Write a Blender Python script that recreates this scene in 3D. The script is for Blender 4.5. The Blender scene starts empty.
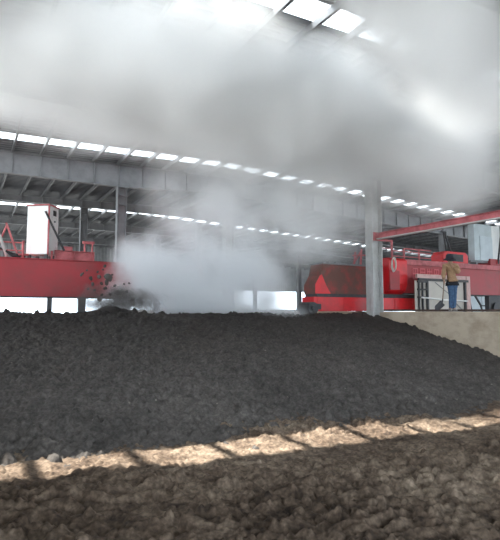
import bpy, bmesh, math, random
from mathutils import Vector, Matrix, noise

# ------------------------------------------------------------------ basics
# x runs across the shed (along the rafters), y runs down its length (along
# the purlins and the concrete wall), z is up, metres.
S = bpy.context.scene
COL = S.collection
rnd = random.Random(7)
EYE = 1.6
VIEW = math.radians(30)

S.view_settings.view_transform = 'Standard'
S.view_settings.look = 'None'
S.view_settings.gamma = 1.0
S.view_settings.use_curve_mapping = False
S.view_settings.exposure = 0.0
cy = S.cycles
cy.use_denoising = True
cy.volume_bounces = 10
cy.max_bounces = 14
cy.diffuse_bounces = 4
cy.transparent_max_bounces = 16
cy.volume_step_rate = 0.45
cy.volume_max_steps = 256
cy.use_light_tree = True

cam_d = bpy.data.cameras.new('camera')
cam = bpy.data.objects.new('camera', cam_d)
COL.objects.link(cam)
cam.location = (0, 0, EYE)
cam_d.sensor_fit = 'HORIZONTAL'
cam_d.sensor_width = 36
cam_d.lens = 36 * 490 / 500
cam_d.clip_end = 400
cam_d.clip_start = 0.05
cam.rotation_euler = (math.radians(90) + math.atan(40 / 490), 0, -VIEW)
S.camera = cam

# ------------------------------------------------------------------ materials
def nt(m):
    m.use_nodes = True
    t = m.node_tree
    t.nodes.clear()
    return t

def node(t, typ, **kw):
    n = t.nodes.new(typ)
    for k, v in kw.items():
        setattr(n, k, v)
    return n

def mat(name, col, rough=0.6, metal=0.0, col2=None, scale=3.0, lo=0.4, hi=0.65, bump=0.0, bscale=20.0, stretch=(1, 1, 1)):
    m = bpy.data.materials.new(name)
    t = nt(m)
    L = t.links.new
    out = node(t, 'ShaderNodeOutputMaterial')
    b = node(t, 'ShaderNodeBsdfPrincipled')
    b.inputs['Roughness'].default_value = rough
    b.inputs['Metallic'].default_value = metal
    b.inputs['Base Color'].default_value = (*col, 1)
    L(b.outputs[0], out.inputs[0])
    tc = node(t, 'ShaderNodeTexCoord')
    if col2:
        mp = node(t, 'ShaderNodeMapping')
        mp.inputs['Scale'].default_value = stretch
        L(tc.outputs['Object'], mp.inputs[0])
        nz = node(t, 'ShaderNodeTexNoise')
        nz.inputs['Scale'].default_value = scale
        nz.inputs['Detail'].default_value = 6
        nz.inputs['Roughness'].default_value = 0.65
        L(mp.outputs[0], nz.inputs[0])
        mr = node(t, 'ShaderNodeMapRange')
        mr.inputs[1].default_value = lo
        mr.inputs[2].default_value = hi
        L(nz.outputs[0], mr.inputs[0])
        mx = node(t, 'ShaderNodeMix', data_type='RGBA')
        mx.inputs[6].default_value = (*col, 1)
        mx.inputs[7].default_value = (*col2, 1)
        L(mr.outputs[0], mx.inputs[0])
        L(mx.outputs[2], b.inputs['Base Color'])
    if bump:
        n2 = node(t, 'ShaderNodeTexNoise')
        n2.inputs['Scale'].default_value = bscale
        n2.inputs['Detail'].default_value = 6
        L(tc.outputs['Object'], n2.inputs[0])
        bp = node(t, 'ShaderNodeBump')
        bp.inputs['Strength'].default_value = bump
        bp.inputs['Distance'].default_value = 0.03
        L(n2.outputs[0], bp.inputs['Height'])
        L(bp.outputs[0], b.inputs['Normal'])
    return m

M = {}
M['red'] = mat('red_paint', (0.34, 0.018, 0.025), 0.5, 0, (0.24, 0.026, 0.028), 1.6, 0.42, 0.7, 0.06, 8)
M['red_bright'] = mat('bright_red_paint', (0.62, 0.008, 0.014), 0.42, 0, (0.42, 0.012, 0.016), 2.2, 0.45, 0.72)
M['red_pale'] = mat('faded_red_paint', (0.50, 0.13, 0.14), 0.6, 0, (0.30, 0.07, 0.075), 4, 0.4, 0.65)
M['red_dirty'] = mat('dirt_caked_red_plate', (0.13, 0.06, 0.048), 0.85, 0, (0.26, 0.05, 0.045), 3.2, 0.48, 0.68, 0.3, 14)
M['letter'] = mat('pale_red_lettering', (0.52, 0.09, 0.105), 0.6)
M['white'] = mat('white_cabinet_paint', (0.86, 0.87, 0.85), 0.25, 0, (0.78, 0.79, 0.78), 5, 0.5, 0.75)
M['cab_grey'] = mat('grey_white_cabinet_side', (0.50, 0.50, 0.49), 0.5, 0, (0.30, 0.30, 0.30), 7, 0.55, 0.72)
M['cab_blue'] = mat('pale_blue_grey_cabinet', (0.50, 0.57, 0.60), 0.45, 0, (0.42, 0.48, 0.50), 3, 0.4, 0.7)
M['steel'] = mat('grey_painted_steel', (0.20, 0.205, 0.215), 0.55, 0.1, (0.15, 0.155, 0.165), 2.5, 0.42, 0.68, 0.05, 10)
M['steel_pale'] = mat('pale_grey_painted_steel', (0.46, 0.46, 0.45), 0.5, 0.1, (0.36, 0.355, 0.34), 2.5, 0.42, 0.68, 0.05, 10)
M['purlin'] = mat('galvanised_purlin', (0.15, 0.155, 0.165), 0.5, 0.3, (0.10, 0.105, 0.115), 3, 0.4, 0.65)
M['sheet'] = mat('grey_roof_sheet', (0.095, 0.10, 0.11), 0.55, 0.1, (0.07, 0.074, 0.083), 1.2, 0.4, 0.65)
M['clad'] = mat('grey_wall_sheet', (0.30, 0.31, 0.32), 0.6, 0, (0.22, 0.23, 0.24), 1.5, 0.4, 0.65)
M['dark'] = mat('dark_steel', (0.035, 0.035, 0.04), 0.55, 0.2, (0.06, 0.055, 0.05), 6, 0.45, 0.7)
M['rubber'] = mat('black_rubber', (0.022, 0.022, 0.024), 0.8)
M['rail'] = mat('rusty_rail_steel', (0.10, 0.06, 0.045), 0.75, 0.2, (0.06, 0.04, 0.035), 8)
M['concrete'] = mat('beige_concrete', (0.46, 0.375, 0.285), 0.9, 0, (0.31, 0.24, 0.175), 1.7, 0.46, 0.70, 0.35, 9, (1, 1, 1.6))
M['apron'] = mat('grey_concrete_paving', (0.36, 0.36, 0.355), 0.85, 0, (0.28, 0.28, 0.275), 0.9)
M['beige'] = mat('beige_sheet', (0.50, 0.46, 0.41), 0.7, 0, (0.42, 0.385, 0.345), 2.0, 0.4, 0.7)
M['pink'] = mat('pale_pink_painted_steel', (0.55, 0.36, 0.33), 0.6, 0, (0.45, 0.28, 0.26), 5)
M['paleblue'] = mat('pale_blue_sheet', (0.55, 0.62, 0.66), 0.6, 0, (0.47, 0.54, 0.58), 3)
M['rope'] = mat('off_white_rope', (0.62, 0.60, 0.55), 0.9)
M['whitepipe'] = mat('white_plastic_pipe', (0.72, 0.72, 0.70), 0.4)
M['skin'] = mat('skin', (0.42, 0.24, 0.16), 0.5, 0, (0.36, 0.20, 0.135), 30)
M['lip'] = mat('lips', (0.30, 0.11, 0.09), 0.5)
M['eye'] = mat('eye_dark', (0.02, 0.015, 0.012), 0.3)
M['hair'] = mat('black_hair', (0.012, 0.011, 0.012), 0.6)
M['jacket'] = mat('tan_jacket_cloth', (0.36, 0.22, 0.125), 0.9, 0, (0.27, 0.16, 0.09), 9, 0.4, 0.65, 0.4, 25)
M['shirt'] = mat('black_shirt_cloth', (0.018, 0.018, 0.022), 0.9)
M['jeans'] = mat('blue_denim', (0.055, 0.115, 0.21), 0.9, 0, (0.03, 0.06, 0.12), 12, 0.4, 0.65, 0.3, 40)
M['shoe'] = mat('grey_shoe', (0.33, 0.30, 0.28), 0.8, 0, (0.2, 0.18, 0.165), 20)
M['hat'] = mat('black_hat_cloth', (0.016, 0.016, 0.024), 0.9)
M['wood'] = mat('worn_wood_handle', (0.22, 0.15, 0.10), 0.7, 0, (0.14, 0.09, 0.06), 12)

def ground_mat(name, stops, fine, speck=0.0, darken=0.0):
    """soil: colour from several noises, optionally darker along y"""
    m = bpy.data.materials.new(name)
    t = nt(m)
    L = t.links.new
    out = node(t, 'ShaderNodeOutputMaterial')
    b = node(t, 'ShaderNodeBsdfPrincipled')
    b.inputs['Roughness'].default_value = 0.9
    b.inputs['Specular IOR Level'].default_value = 0.25
    L(b.outputs[0], out.inputs[0])
    tc = node(t, 'ShaderNodeTexCoord')
    n1 = node(t, 'ShaderNodeTexNoise')
    n1.inputs['Scale'].default_value = 0.5
    n1.inputs['Detail'].default_value = 9
    n1.inputs['Roughness'].default_value = 0.62
    L(tc.outputs['Object'], n1.inputs[0])
    r = node(t, 'ShaderNodeValToRGB')
    el = r.color_ramp.elements
    while len(el) > 1:
        el.remove(el[-1])
    el[0].position = stops[0][0]
    el[0].color = (*stops[0][1], 1)
    for p, c in stops[1:]:
        e = el.new(p)
        e.color = (*c, 1)
    nm1 = node(t, 'ShaderNodeTexNoise')
    nm1.inputs['Scale'].default_value = 6.5
    nm1.inputs['Detail'].default_value = 6
    nm1.inputs['Roughness'].default_value = 0.6
    L(tc.outputs['Object'], nm1.inputs[0])
    bl = node(t, 'ShaderNodeMix', data_type='FLOAT')
    bl.inputs[0].default_value = 0.45
    L(n1.outputs[0], bl.inputs[2])
    L(nm1.outputs[0], bl.inputs[3])
    L(bl.outputs[0], r.inputs[0])
    n2 = node(t, 'ShaderNodeTexNoise')
    n2.inputs['Scale'].default_value = 26
    n2.inputs['Detail'].default_value = 5
    L(tc.outputs['Object'], n2.inputs[0])
    mr = node(t, 'ShaderNodeMapRange')
    mr.inputs[1].default_value = 0.35
    mr.inputs[2].default_value = 0.65
    mr.inputs[3].default_value = 1 - fine
    mr.inputs[4].default_value = 1 + fine
    L(n2.outputs[0], mr.inputs[0])
    mul = node(t, 'ShaderNodeMix', data_type='RGBA', blend_type='MULTIPLY')
    mul.inputs[0].default_value = 1
    L(r.outputs[0], mul.inputs[6])
    L(mr.outputs[0], mul.inputs[7])
    last = mul.outputs[2]
    if speck:
        vo = node(t, 'ShaderNodeTexVoronoi')
        vo.inputs['Scale'].default_value = 5.5
        vo.inputs['Randomness'].default_value = 1
        L(tc.outputs['Object'], vo.inputs['Vector'])
        lt = node(t, 'ShaderNodeMath', operation='LESS_THAN')
        lt.inputs[1].default_value = 0.09
        L(vo.outputs['Distance'], lt.inputs[0])
        sp = node(t, 'ShaderNodeSeparateColor')
        L(vo.outputs['Color'], sp.inputs[0])
        gt = node(t, 'ShaderNodeMath', operation='GREATER_THAN')
        gt.inputs[1].default_value = 1 - speck
        L(sp.outputs[0], gt.inputs[0])
        an = node(t, 'ShaderNodeMath', operation='MULTIPLY')
        L(lt.outputs[0], an.inputs[0])
        L(gt.outputs[0], an.inputs[1])
        m2 = node(t, 'ShaderNodeMix', data_type='RGBA')
        m2.inputs[7].default_value = (0.22, 0.20, 0.17, 1)
        L(an.outputs[0], m2.inputs[0])
        L(last, m2.inputs[6])
        last = m2.outputs[2]
    if darken:
        # colour grows darker along y towards the turner, edge broken by noise
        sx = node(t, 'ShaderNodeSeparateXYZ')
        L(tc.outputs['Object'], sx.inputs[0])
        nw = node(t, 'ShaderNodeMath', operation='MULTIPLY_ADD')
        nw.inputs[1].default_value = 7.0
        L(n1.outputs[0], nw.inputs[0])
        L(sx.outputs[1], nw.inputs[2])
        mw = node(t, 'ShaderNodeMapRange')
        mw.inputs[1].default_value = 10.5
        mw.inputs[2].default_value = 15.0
        mw.inputs[4].default_value = darken
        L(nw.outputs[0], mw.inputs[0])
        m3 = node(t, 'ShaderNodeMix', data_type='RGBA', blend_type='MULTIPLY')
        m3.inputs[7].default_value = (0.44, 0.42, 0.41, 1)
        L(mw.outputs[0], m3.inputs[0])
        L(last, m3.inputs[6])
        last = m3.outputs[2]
    L(last, b.inputs['Base Color'])
    n3 = node(t, 'ShaderNodeTexNoise')
    n3.inputs['Scale'].default_value = 38
    n3.inputs['Detail'].default_value = 6
    n3.inputs['Roughness'].default_value = 0.7
    L(tc.outputs['Object'], n3.inputs[0])
    bp = node(t, 'ShaderNodeBump')
    bp.inputs['Strength'].default_value = 0.5
    bp.inputs['Distance'].default_value = 0.012
    L(n3.outputs[0], bp.inputs['Height'])
    L(bp.outputs[0], b.inputs['Normal'])
    return m

M['soil'] = ground_mat('brown_soil', [(0.36, (0.032, 0.022, 0.016)), (0.45, (0.095, 0.065, 0.045)), (0.55, (0.185, 0.136, 0.098)), (0.66, (0.315, 0.242, 0.175))], 0.25)
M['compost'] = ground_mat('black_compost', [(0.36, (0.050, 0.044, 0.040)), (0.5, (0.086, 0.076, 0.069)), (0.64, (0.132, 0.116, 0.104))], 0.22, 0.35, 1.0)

# the skylight panes: clear plastic that lets most of the sky through
def pane_mat():
    m = bpy.data.materials.new('clear_skylight_sheet')
    t = nt(m)
    L = t.links.new
    out = node(t, 'ShaderNodeOutputMaterial')
    tr = node(t, 'ShaderNodeBsdfTransparent')
    tr.inputs[0].default_value = (0.95, 0.97, 0.98, 1)
    tl = node(t, 'ShaderNodeBsdfTranslucent')
    tl.inputs[0].default_value = (0.9, 0.92, 0.93, 1)
    mx = node(t, 'ShaderNodeMixShader')
    mx.inputs[0].default_value = 0.3
    L(tr.outputs[0], mx.inputs[1])
    L(tl.outputs[0], mx.inputs[2])
    L(mx.outputs[0], out.inputs[0])
    return m
M['pane'] = pane_mat()

# ------------------------------------------------------------------ mesh tools
class MB:
    """collects shapes and links them as ONE mesh object"""
    def __init__(self):
        self.v, self.f, self.mi = [], [], []
    def add(self, vs, fs, mi=0):
        b = len(self.v)
        self.v += [tuple(p) for p in vs]
        self.f += [tuple(b + i for i in f) for f in fs]
        self.mi += [mi] * len(fs)
        return self
    def box(self, x0, x1, y0, y1, z0, z1, mi=0, T=None):
        vs = [Vector(p) for p in ((x0, y0, z0), (x1, y0, z0), (x1, y1, z0), (x0, y1, z0), (x0, y0, z1), (x1, y0, z1), (x1, y1, z1), (x0, y1, z1))]
        if T is not None:
            vs = [T @ p for p in vs]
        return self.add(vs, [(3, 2, 1, 0), (4, 5, 6, 7), (0, 1, 5, 4), (1, 2, 6, 5), (2, 3, 7, 6), (3, 0, 4, 7)], mi)
    def bar(self, a, b, w, h=None, mi=0):
        a, b = Vector(a), Vector(b)
        h = h or w
        d = b - a
        q = d.to_track_quat('Z', 'Y').to_matrix().to_4x4()
        return self.box(-w / 2, w / 2, -h / 2, h / 2, 0, d.length, mi, Matrix.Translation(a) @ q)
    def tube(self, pts, r, n=10, mi=0, cap=True):
        pts = [Vector(p) for p in pts]
        rr = r if isinstance(r, (list, tuple)) else [r] * len(pts)
        vs, fs = [], []
        ref = None
        for i, p in enumerate(pts):
            d = (pts[min(i + 1, len(pts) - 1)] - pts[max(i - 1, 0)]).normalized()
            if ref is None:
                ref = d.orthogonal().normalized()
            x = (ref - d * ref.dot(d)).normalized()
            ref = x
            y = d.cross(x)
            for k in range(n):
                a = 2 * math.pi * k / n
                vs.append(p + (x * math.cos(a) + y * math.sin(a)) * rr[i])
        for i in range(len(pts) - 1):
            for k in range(n):
                fs.append((i * n + k, i * n + (k + 1) % n, (i + 1) * n + (k + 1) % n, (i + 1) * n + k))
        if cap:
            fs.append(tuple(range(n - 1, -1, -1)))
            fs.append(tuple((len(pts) - 1) * n + k for k in range(n)))
        return self.add(vs, fs, mi)
    def prism_y(self, poly, y0, y1, mi=0):
        """polygon in x,z pulled along y"""
        n = len(poly)
        vs = [(x, y0, z) for x, z in poly] + [(x, y1, z) for x, z in poly]
        fs = [tuple(range(n)), tuple(range(2 * n - 1, n - 1, -1))] + [(i, n + i, n + (i + 1) % n, (i + 1) % n) for i in range(n)]
        return self.add(vs, fs, mi)
    def prism_x(self, poly, x0, x1, mi=0):
        n = len(poly)
        vs = [(x0, y, z) for y, z in poly] + [(x1, y, z) for y, z in poly]
        fs = [tuple(range(n)), tuple(range(2 * n - 1, n - 1, -1))] + [(i, n + i, n + (i + 1) % n, (i + 1) % n) for i in range(n)]
        return self.add(vs, fs, mi)
    def build(self, name, m, parent=None, bevel=0.0, smooth=False, at=None):
        me = bpy.data.meshes.new(name)
        vs = self.v
        o = bpy.data.objects.new(name, me)
        base = None
        if parent is not None:
            o.parent = parent
            base, q = Vector((0, 0, 0)), parent
            while q is not None:
                base += q.location
                q = q.parent
        elif at is not None:
            base = Vector(at)
            o.location = base
        if base is not None:
            vs = [Vector(p) - base for p in vs]
        me.from_pydata(vs, [], self.f)
        ms = m if isinstance(m, (list, tuple)) else [m]
        for x in ms:
            me.materials.append(x)
        me.polygons.foreach_set('material_index', self.mi)
        bm = bmesh.new()
        bm.from_mesh(me)
        bmesh.ops.recalc_face_normals(bm, faces=bm.faces)
        bm.to_mesh(me)
        bm.free()
        if smooth:
            me.polygons.foreach_set('use_smooth', [True] * len(me.polygons))
        me.update()
        COL.objects.link(o)
        if bevel:
            b = o.modifiers.new('bevel', 'BEVEL')
            b.width = bevel
            b.segments = 2
            b.limit_method = 'ANGLE'
        return o

def tag(o, label, cat, group=None, kind=None):
    if label:
        o['label'] = label
    if cat:
        o['category'] = cat
    if group:
        o['group'] = group
    if kind:
        o['kind'] = kind
    return o

def thing(name, label, cat, loc, group=None):
    o = bpy.data.objects.new(name, None)
    COL.objects.link(o)
    o.location = loc
    o.empty_display_size = 0.2
    return tag(o, label, cat, group)

# ------------------------------------------------------------------ the shed
RIDGE_X, RIDGE_Z = 9.3, 7.62
def roof(x):
    return RIDGE_Z - (RIDGE_X - x) * 0.030 if x < RIDGE_X else RIDGE_Z - (x - RIDGE_X) * 0.044

ROOF_X0, ROOF_X1, ROOF_Y0, ROOF_Y1 = -9.0, 40.0, -12.0, 47.0
STRIPS = [(-3.3, -2.65), (7.10, 7.72), (17.45, 18.15), (29.1, 29.9)]
PITCH, PHASE = 0.95, 0.23

# roof sheets with ribs running down the slope, in bands between the skylights
def sheet_band(y0, y1):
    mb = MB()
    xs = [ROOF_X0, RIDGE_X, ROOF_X1]
    prof = []
    y = y0
    while y < y1 - 0.01:
        for dy, dz in ((0, 0), (0.10, 0), (0.13, 0.035), (0.19, 0.035), (0.22, 0)):
            if y + dy <= y1:
                prof.append((y + dy, dz))
        y += 0.25
    prof.append((y1, 0))
    n = len(prof)
    vs = [(x, py, roof(x) + dz + 0.02) for x in xs for py, dz in prof]
    vs += [(x, py, roof(x) + dz) for x in xs for py, dz in prof]
    off = n * len(xs)
    fs = []
    for i in range(len(xs) - 1):
        for k in range(n - 1):
            a, b = i * n + k, (i + 1) * n + k
            fs.append((a, b, b + 1, a + 1))
            fs.append((off + a, off + a + 1, off + b + 1, off + b))
    mb.add(vs, fs)
    o = mb.build('ceiling', M['sheet'])
    o['kind'] = 'structure'
edges = [ROOF_Y0] + [e for s in STRIPS for e in s] + [ROOF_Y1]
for i in range(0, len(edges), 2):
    sheet_band(edges[i], edges[i + 1])

n_win = 0
for y0, y1 in STRIPS:
    n_win += 1
    mb = MB()
    for xa, xb in ((ROOF_X0, RIDGE_X), (RIDGE_X, ROOF_X1)):
        mb.add([(xa, y0 - 0.03, roof(xa) + 0.05), (xb, y0 - 0.03, roof(xb) + 0.05), (xb, y1 + 0.03, roof(xb) + 0.05), (xa, y1 + 0.03, roof(xa) + 0.05)], [(0, 1, 2, 3)])
    o = mb.build('window_%d' % n_win, M['pane'])
    o['kind'] = 'structure'

k = 0
x = ROOF_X0 + (PHASE - ROOF_X0) % PITCH
while x < ROOF_X1:
    zt = roof(x)
    mb = MB()
    mb.box(x - 0.006, x + 0.006, ROOF_Y0, ROOF_Y1, zt - 0.17, zt - 0.005)
    mb.box(x - 0.006, x + 0.06, ROOF_Y0, ROOF_Y1, zt - 0.012, zt - 0.004)
    mb.box(x - 0.006, x + 0.06, ROOF_Y0, ROOF_Y1, zt - 0.17, zt - 0.163)
    mb.box(x + 0.054, x + 0.06, ROOF_Y0, ROOF_Y1, zt - 0.163, zt - 0.148)
    o = mb.build('purlin', M['purlin'])
    o['kind'] = 'structure'
    x += PITCH

# portal frames: a tapered rafter with flanges and stiffeners over H columns
FRAMES = [-9.8, -2.6, 4.6, 11.8, 19.0, 26.2, 33.4, 40.6]
def rafter(y, low=0.0):
    mb = MB()
    def under(x):
        if x < 5.1:
            return 6.42
        if x < RIDGE_X:
            return 6.42 + (x - 5.1) * 0.10
        return min(6.84, roof(x) - 0.95 + 0.02 * max(0, x - RIDGE_X) * 0)
    xs = [ROOF_X0, -4, 0, 5.1, RIDGE_X, 14, 22, 30, ROOF_X1]
    top = [(x, roof(x) - 0.18) for x in xs]
    bot = [(x, max(under(x), min(low, roof(x) - 0.45))) for x in xs]
    for i in range(len(xs) - 1):
        (xa, za), (xb, zb) = top[i], top[i + 1]
        (_, ba), (_, bb) = bot[i], bot[i + 1]
        mb.prism_y([(xa, ba), (xb, bb), (xb, zb), (xa, za)], y - 0.006, y + 0.006)
        mb.prism_y([(xa, za - 0.016), (xb, zb - 0.016), (xb, zb), (xa, za)], y - 0.11, y + 0.11)
        mb.prism_y([(xa, ba), (xb, bb), (xb, bb + 0.016), (xa, ba + 0.016)], y - 0.11, y + 0.11)
    x = ROOF_X0 + 0.7
    while x < ROOF_X1:
        j = max(i for i in range(len(xs)) if xs[i] <= x)
        j = min(j, len(xs) - 2)
        f = (x - xs[j]) / (xs[j + 1] - xs[j])
        b0 = bot[j][1] + f * (bot[j + 1][1] - bot[j][1])
        mb.box(x - 0.006, x + 0.006, y - 0.10, y - 0.006, b0 + 0.016, roof(x) - 0.2)
        x += 0.95
    o = mb.build('roof_beam', M['steel'])
    o['kind'] = 'structure'
for y in FRAMES:
    rafter(y, 6.95 if y > 20 else 0.0)

def column(x, y, d, w, top, m, z0=0.0):
    """H column: flanges face across the shed, web in the frame's plane; base plate, cap plate and bolts"""
    mb = MB()
    mb.box(x - d / 2, x - d / 2 + 0.018, y - w / 2, y + w / 2, z0, top)
    mb.box(x + d / 2 - 0.018, x + d / 2, y - w / 2, y + w / 2, z0, top)
    mb.box(x - d / 2, x + d / 2, y - 0.008, y + 0.008, z0, top)
    mb.box(x - d / 2 - 0.06, x + d / 2 + 0.06, y - w / 2 - 0.06, y + w / 2 + 0.06, z0, z0 + 0.03)
    mb.box(x - d / 2 - 0.03, x + d / 2 + 0.03, y - w / 2 - 0.02, y + w / 2 + 0.02, top - 0.03, top)
    for z in (top - 0.35, top - 0.72):
        mb.box(x - d / 2 + 0.018, x + d / 2 - 0.018, y - w / 2 + 0.01, y + w / 2 - 0.01, z, z + 0.014)
    for sx in (-1, 1):
        for z in (top - 0.18, top - 0.55):
            mb.tube([(x + sx * d / 4, y - 0.03, z), (x + sx * d / 4, y - 0.008, z)], 0.02, 6)
    o = mb.build('column', m)
    o['kind'] = 'structure'
column(11.80, 12.1, 0.44, 0.34, 6.72, M['steel_pale'])
for x, y, h in ((5.12, 19.0, 6.42), (5.12, 26.2, 6.95), (5.55, 40.6, 6.95)):
    column(x, y, 0.36, 0.30, h, M['steel'])
column(9.87, 19.0, 0.42, 0.36, 6.84, M['steel_pale'])
for y in (26.2, 33.4, 40.6):
    column(11.66, y, 0.36, 0.30, 6.72, M['steel'])
for y in FRAMES[3:]:
    column(24.0, y, 0.36, 0.30, 6.2, M['steel'])

# far end of the shed: sheeting above a wide open band, posts and a low wall
def clad_wall(name, axis, c, a0, a1, z0, top):
    mb = MB()
    n = int((a1 - a0) / 0.3)
    vs, fs = [], []
    for i in range(n + 1):
        for q, off in ((0, 0), (0.15, 0), (0.19, 0.04), (0.26, 0.04)):
            a = min(a0 + i * 0.3 + q, a1)
            for z in (z0, top(a)):
                vs.append((a, c + off, z) if axis == 'x' else (c + off, a, z))
    m_ = len(vs) // 2
    for i in range(m_ - 1):
        fs.append((2 * i, 2 * i + 2, 2 * i + 3, 2 * i + 1))
    mb.add(vs, fs)
    o = mb.build(name, M['clad'])
    o['kind'] = 'structure'
clad_wall('wall_back', 'x', 46.8, ROOF_X0, ROOF_X1, 3.7, roof)
clad_wall('wall_east', 'y', 39.6, 8.0, 46.8, 3.4, lambda a: roof(39.6))

# concrete trough walls either side of the compost
WALL_X0, WALL_X1, WALL_TOP = 12.0, 12.95, 1.55
def trough_wall(name, x0, x1, y0, y1, top):
    vs, fs = [], []
    ny = int((y1 - y0) / 0.25)
    cols = [(x0, 0.0), (x0, 0.35), (x0, 0.7), (x0, 1.05), (x0, top - 0.03), (x0 + 0.03, top), (x1 - 0.03, top), (x1, top - 0.03), (x1, 0.0)]
    nc = len(cols)
    for j in range(ny + 1):
        y = y0 + (y1 - y0) * j / ny
        for i, (cx, cz) in enumerate(cols):
            d = noise.noise(Vector((cx * 2, y * 0.9, cz * 1.2))) * 0.02
            vs.append((cx + (d if i < 5 else 0), y, cz + (d * 0.5 if 3 < i < 8 else 0)))
    for j in range(ny):
        for i in range(nc - 1):
            a = j * nc + i
            fs.append((a, a + 1, a + nc + 1, a + nc))
    fs.append(tuple(range(nc)))
    fs.append(tuple(ny * nc + i for i in range(nc - 1, -1, -1)))
    mb = MB()
    mb.add(vs, fs)
    o = mb.build(name, M['concrete'])
    o['kind'] = 'structure'
    return o
trough_wall('wall_right', WALL_X0, WALL_X1, 1.0, 44.0, WALL_TOP)
trough_wall('wall_left', -2.2, -1.5, 1.0, 44.0, WALL_TOP)

# ------------------------------------------------------------------ ground and compost
def fbm(p, sc, oct_=4, rough=0.55):
    s, a, f = 0.0, 1.0, sc
    for _ in range(oct_):
        s += a * noise.noise(p * f)
        a *= rough
        f *= 2.03
    return s
def lumps(p, sc):
    """rounded clods: distance to the nearest cell point"""
    d = noise.voronoi(p * sc)[0]
    return max(0.0, 0.62 - d[0]) / 0.62

def clods_h(p, sc, sharp=2.6):
    """crumbled clods: rounded tops with open cracks between them"""
    d = noise.voronoi(p * sc)[0]
    return min(1.0, (d[1] - d[0]) * sharp)

def balls(p, sc, prob, rmin=0.22, rmax=0.5):
    """separate rounded clods lying on the surface, metres high"""
    d, pts = noise.voronoi(p * sc)[:2]
    c = pts[0]
    h = math.sin(c.x * 12.9898 + c.y * 78.233 + c.z * 37.719) * 43758.5453
    h -= math.floor(h)
    if h > prob:
        return 0.0
    rad = rmin + (rmax - rmin) * (h / prob)
    q = rad * rad - d[0] * d[0]
    return 0.9 * math.sqrt(q) / sc if q > 0 else 0.0

def toe_rise(u, v):
    a = min(1.0, max(0.0, (v - 3.2) / 1.6))
    a = a * a * (3 - 2 * a)
    return a * max(-0.10, min(0.12, 0.12 * (1 - u / 3.6)))

def floor_z(u, v, fine=True):
    p = Vector((u, v, 0))
    r = math.hypot(u, v)
    z = 0.05 * noise.noise(p * 0.35) + toe_rise(u, v)
    if r < 14 and fine:
        fade = 1 - min(1, max(0, (r - 9) / 5))
        X = u * math.cos(VIEW) - v * math.sin(VIEW)
        Y = u * math.sin(VIEW) + v * math.cos(VIEW)
        w = fbm(p, 0.8, 3) * 0.5
        w2 = fbm(p + Vector((9, 4, 1)), 2.8, 2) * 0.10
        # tyre lug prints pressed in long bands
        band = noise.noise(Vector((X * 0.13 + 3, (Y - X * 0.30) * 0.8, 0.3)))
        mask = min(1.0, max(0.0, (band + 0.30) * 2.4))
        ph = (Y - 0.20 * X) + w * 0.35 + w2
        lug = 1 - abs(math.sin(math.pi * ph / 0.17)) ** 0.7
        q = Vector((X * 0.50 + w * 0.4, Y * 1.05 + w * 0.3 + w2, 0.0))
        c1 = clods_h(q, 6.0, 2.2)
        c2 = clods_h(Vector((X * 0.8, Y * 1.1, 0)), 15.0, 2.0)
        c3 = lumps(p + Vector((2, 3, 0)), 5.5) * max(0.0, noise.noise(p * 1.3 + Vector((4, 0, 0))) + 0.2)
        z += fade * (balls(p, 8.0, 0.30 + 0.35 * mask) * (0.4 + 0.6 * mask) + balls(p + Vector((3, 1, 0)), 15.0, 0.6) + mask * (0.055 * c1 - 0.050 * lug) + (0.35 + 0.65 * mask) * 0.016 * c2 + 0.06 * c3 + 0.03 * fbm(p, 1.7, 3) + 0.010 * fbm(p, 9, 4))
    return z

def heap_base(u, v):
    foot = 5.32 + 0.050 * max(0.0, min(u, 12.5))
    crest = 12.3
    top = 1.53 - 0.004 * u
    s = (v - foot) / (crest - foot)
    if s < 1:
        z = top * s * (1 - 0.06 * math.sin(math.pi * max(0, s)))
        k = 1.0
        if s > 0.85:
            e = (s - 0.85) / 0.15
            z -= 0.03 * e * e
        z += 0.03
    else:
        z = top
        if v > 13.2:
            z -= min(0.22, (v - 13.2) * 0.09)
        if v > 19:
            z -= (v - 19) * 0.6
    if s < 0:
        z = s * 0.9
    z += 0.36 * math.exp(-((u - 3.70) / 0.80) ** 2 - ((v - 14.6) / 0.6) ** 2)
    return z

def heap_z(u, v):
    p = Vector((u, v, 0))
    z = heap_base(u, v)
    z += toe_rise(u, v) * max(0.0, 1 - max(0.0, v - 5.0) / 5.0)
    z += 0.055 * fbm(p, 0.75, 3) + 0.04 * fbm(p + Vector((5, 1, 2)), 2.4, 3)
    w = Vector((fbm(p, 3.0, 2), fbm(p + Vector((3, 9, 0)), 3.0, 2), 0)) * 0.06
    big = max(0.0, 0.45 + noise.noise(p * 0.9))
    z += 0.060 * clods_h(p + w, 4.2, 2.0) * big + 0.030 * clods_h(p + w, 9.0, 2.0) + 0.016 * fbm(p, 12, 3)
    z += balls(p + Vector((1.3, 0.7, 0)), 5.0, 0.26) + balls(p + Vector((2, 7, 0)), 9.0, 0.55) + balls(p + Vector((5, 5, 0)), 17.0, 0.7)
    return z - 0.05

def angles(step, lo, hi, coarse):
    a, out = lo, []
    while a < hi:
        out.append(a)
        a += step
    b = hi
    while b < lo + 360 - 1e-6:
        out.append(b)
        b += coarse
    return out

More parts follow.
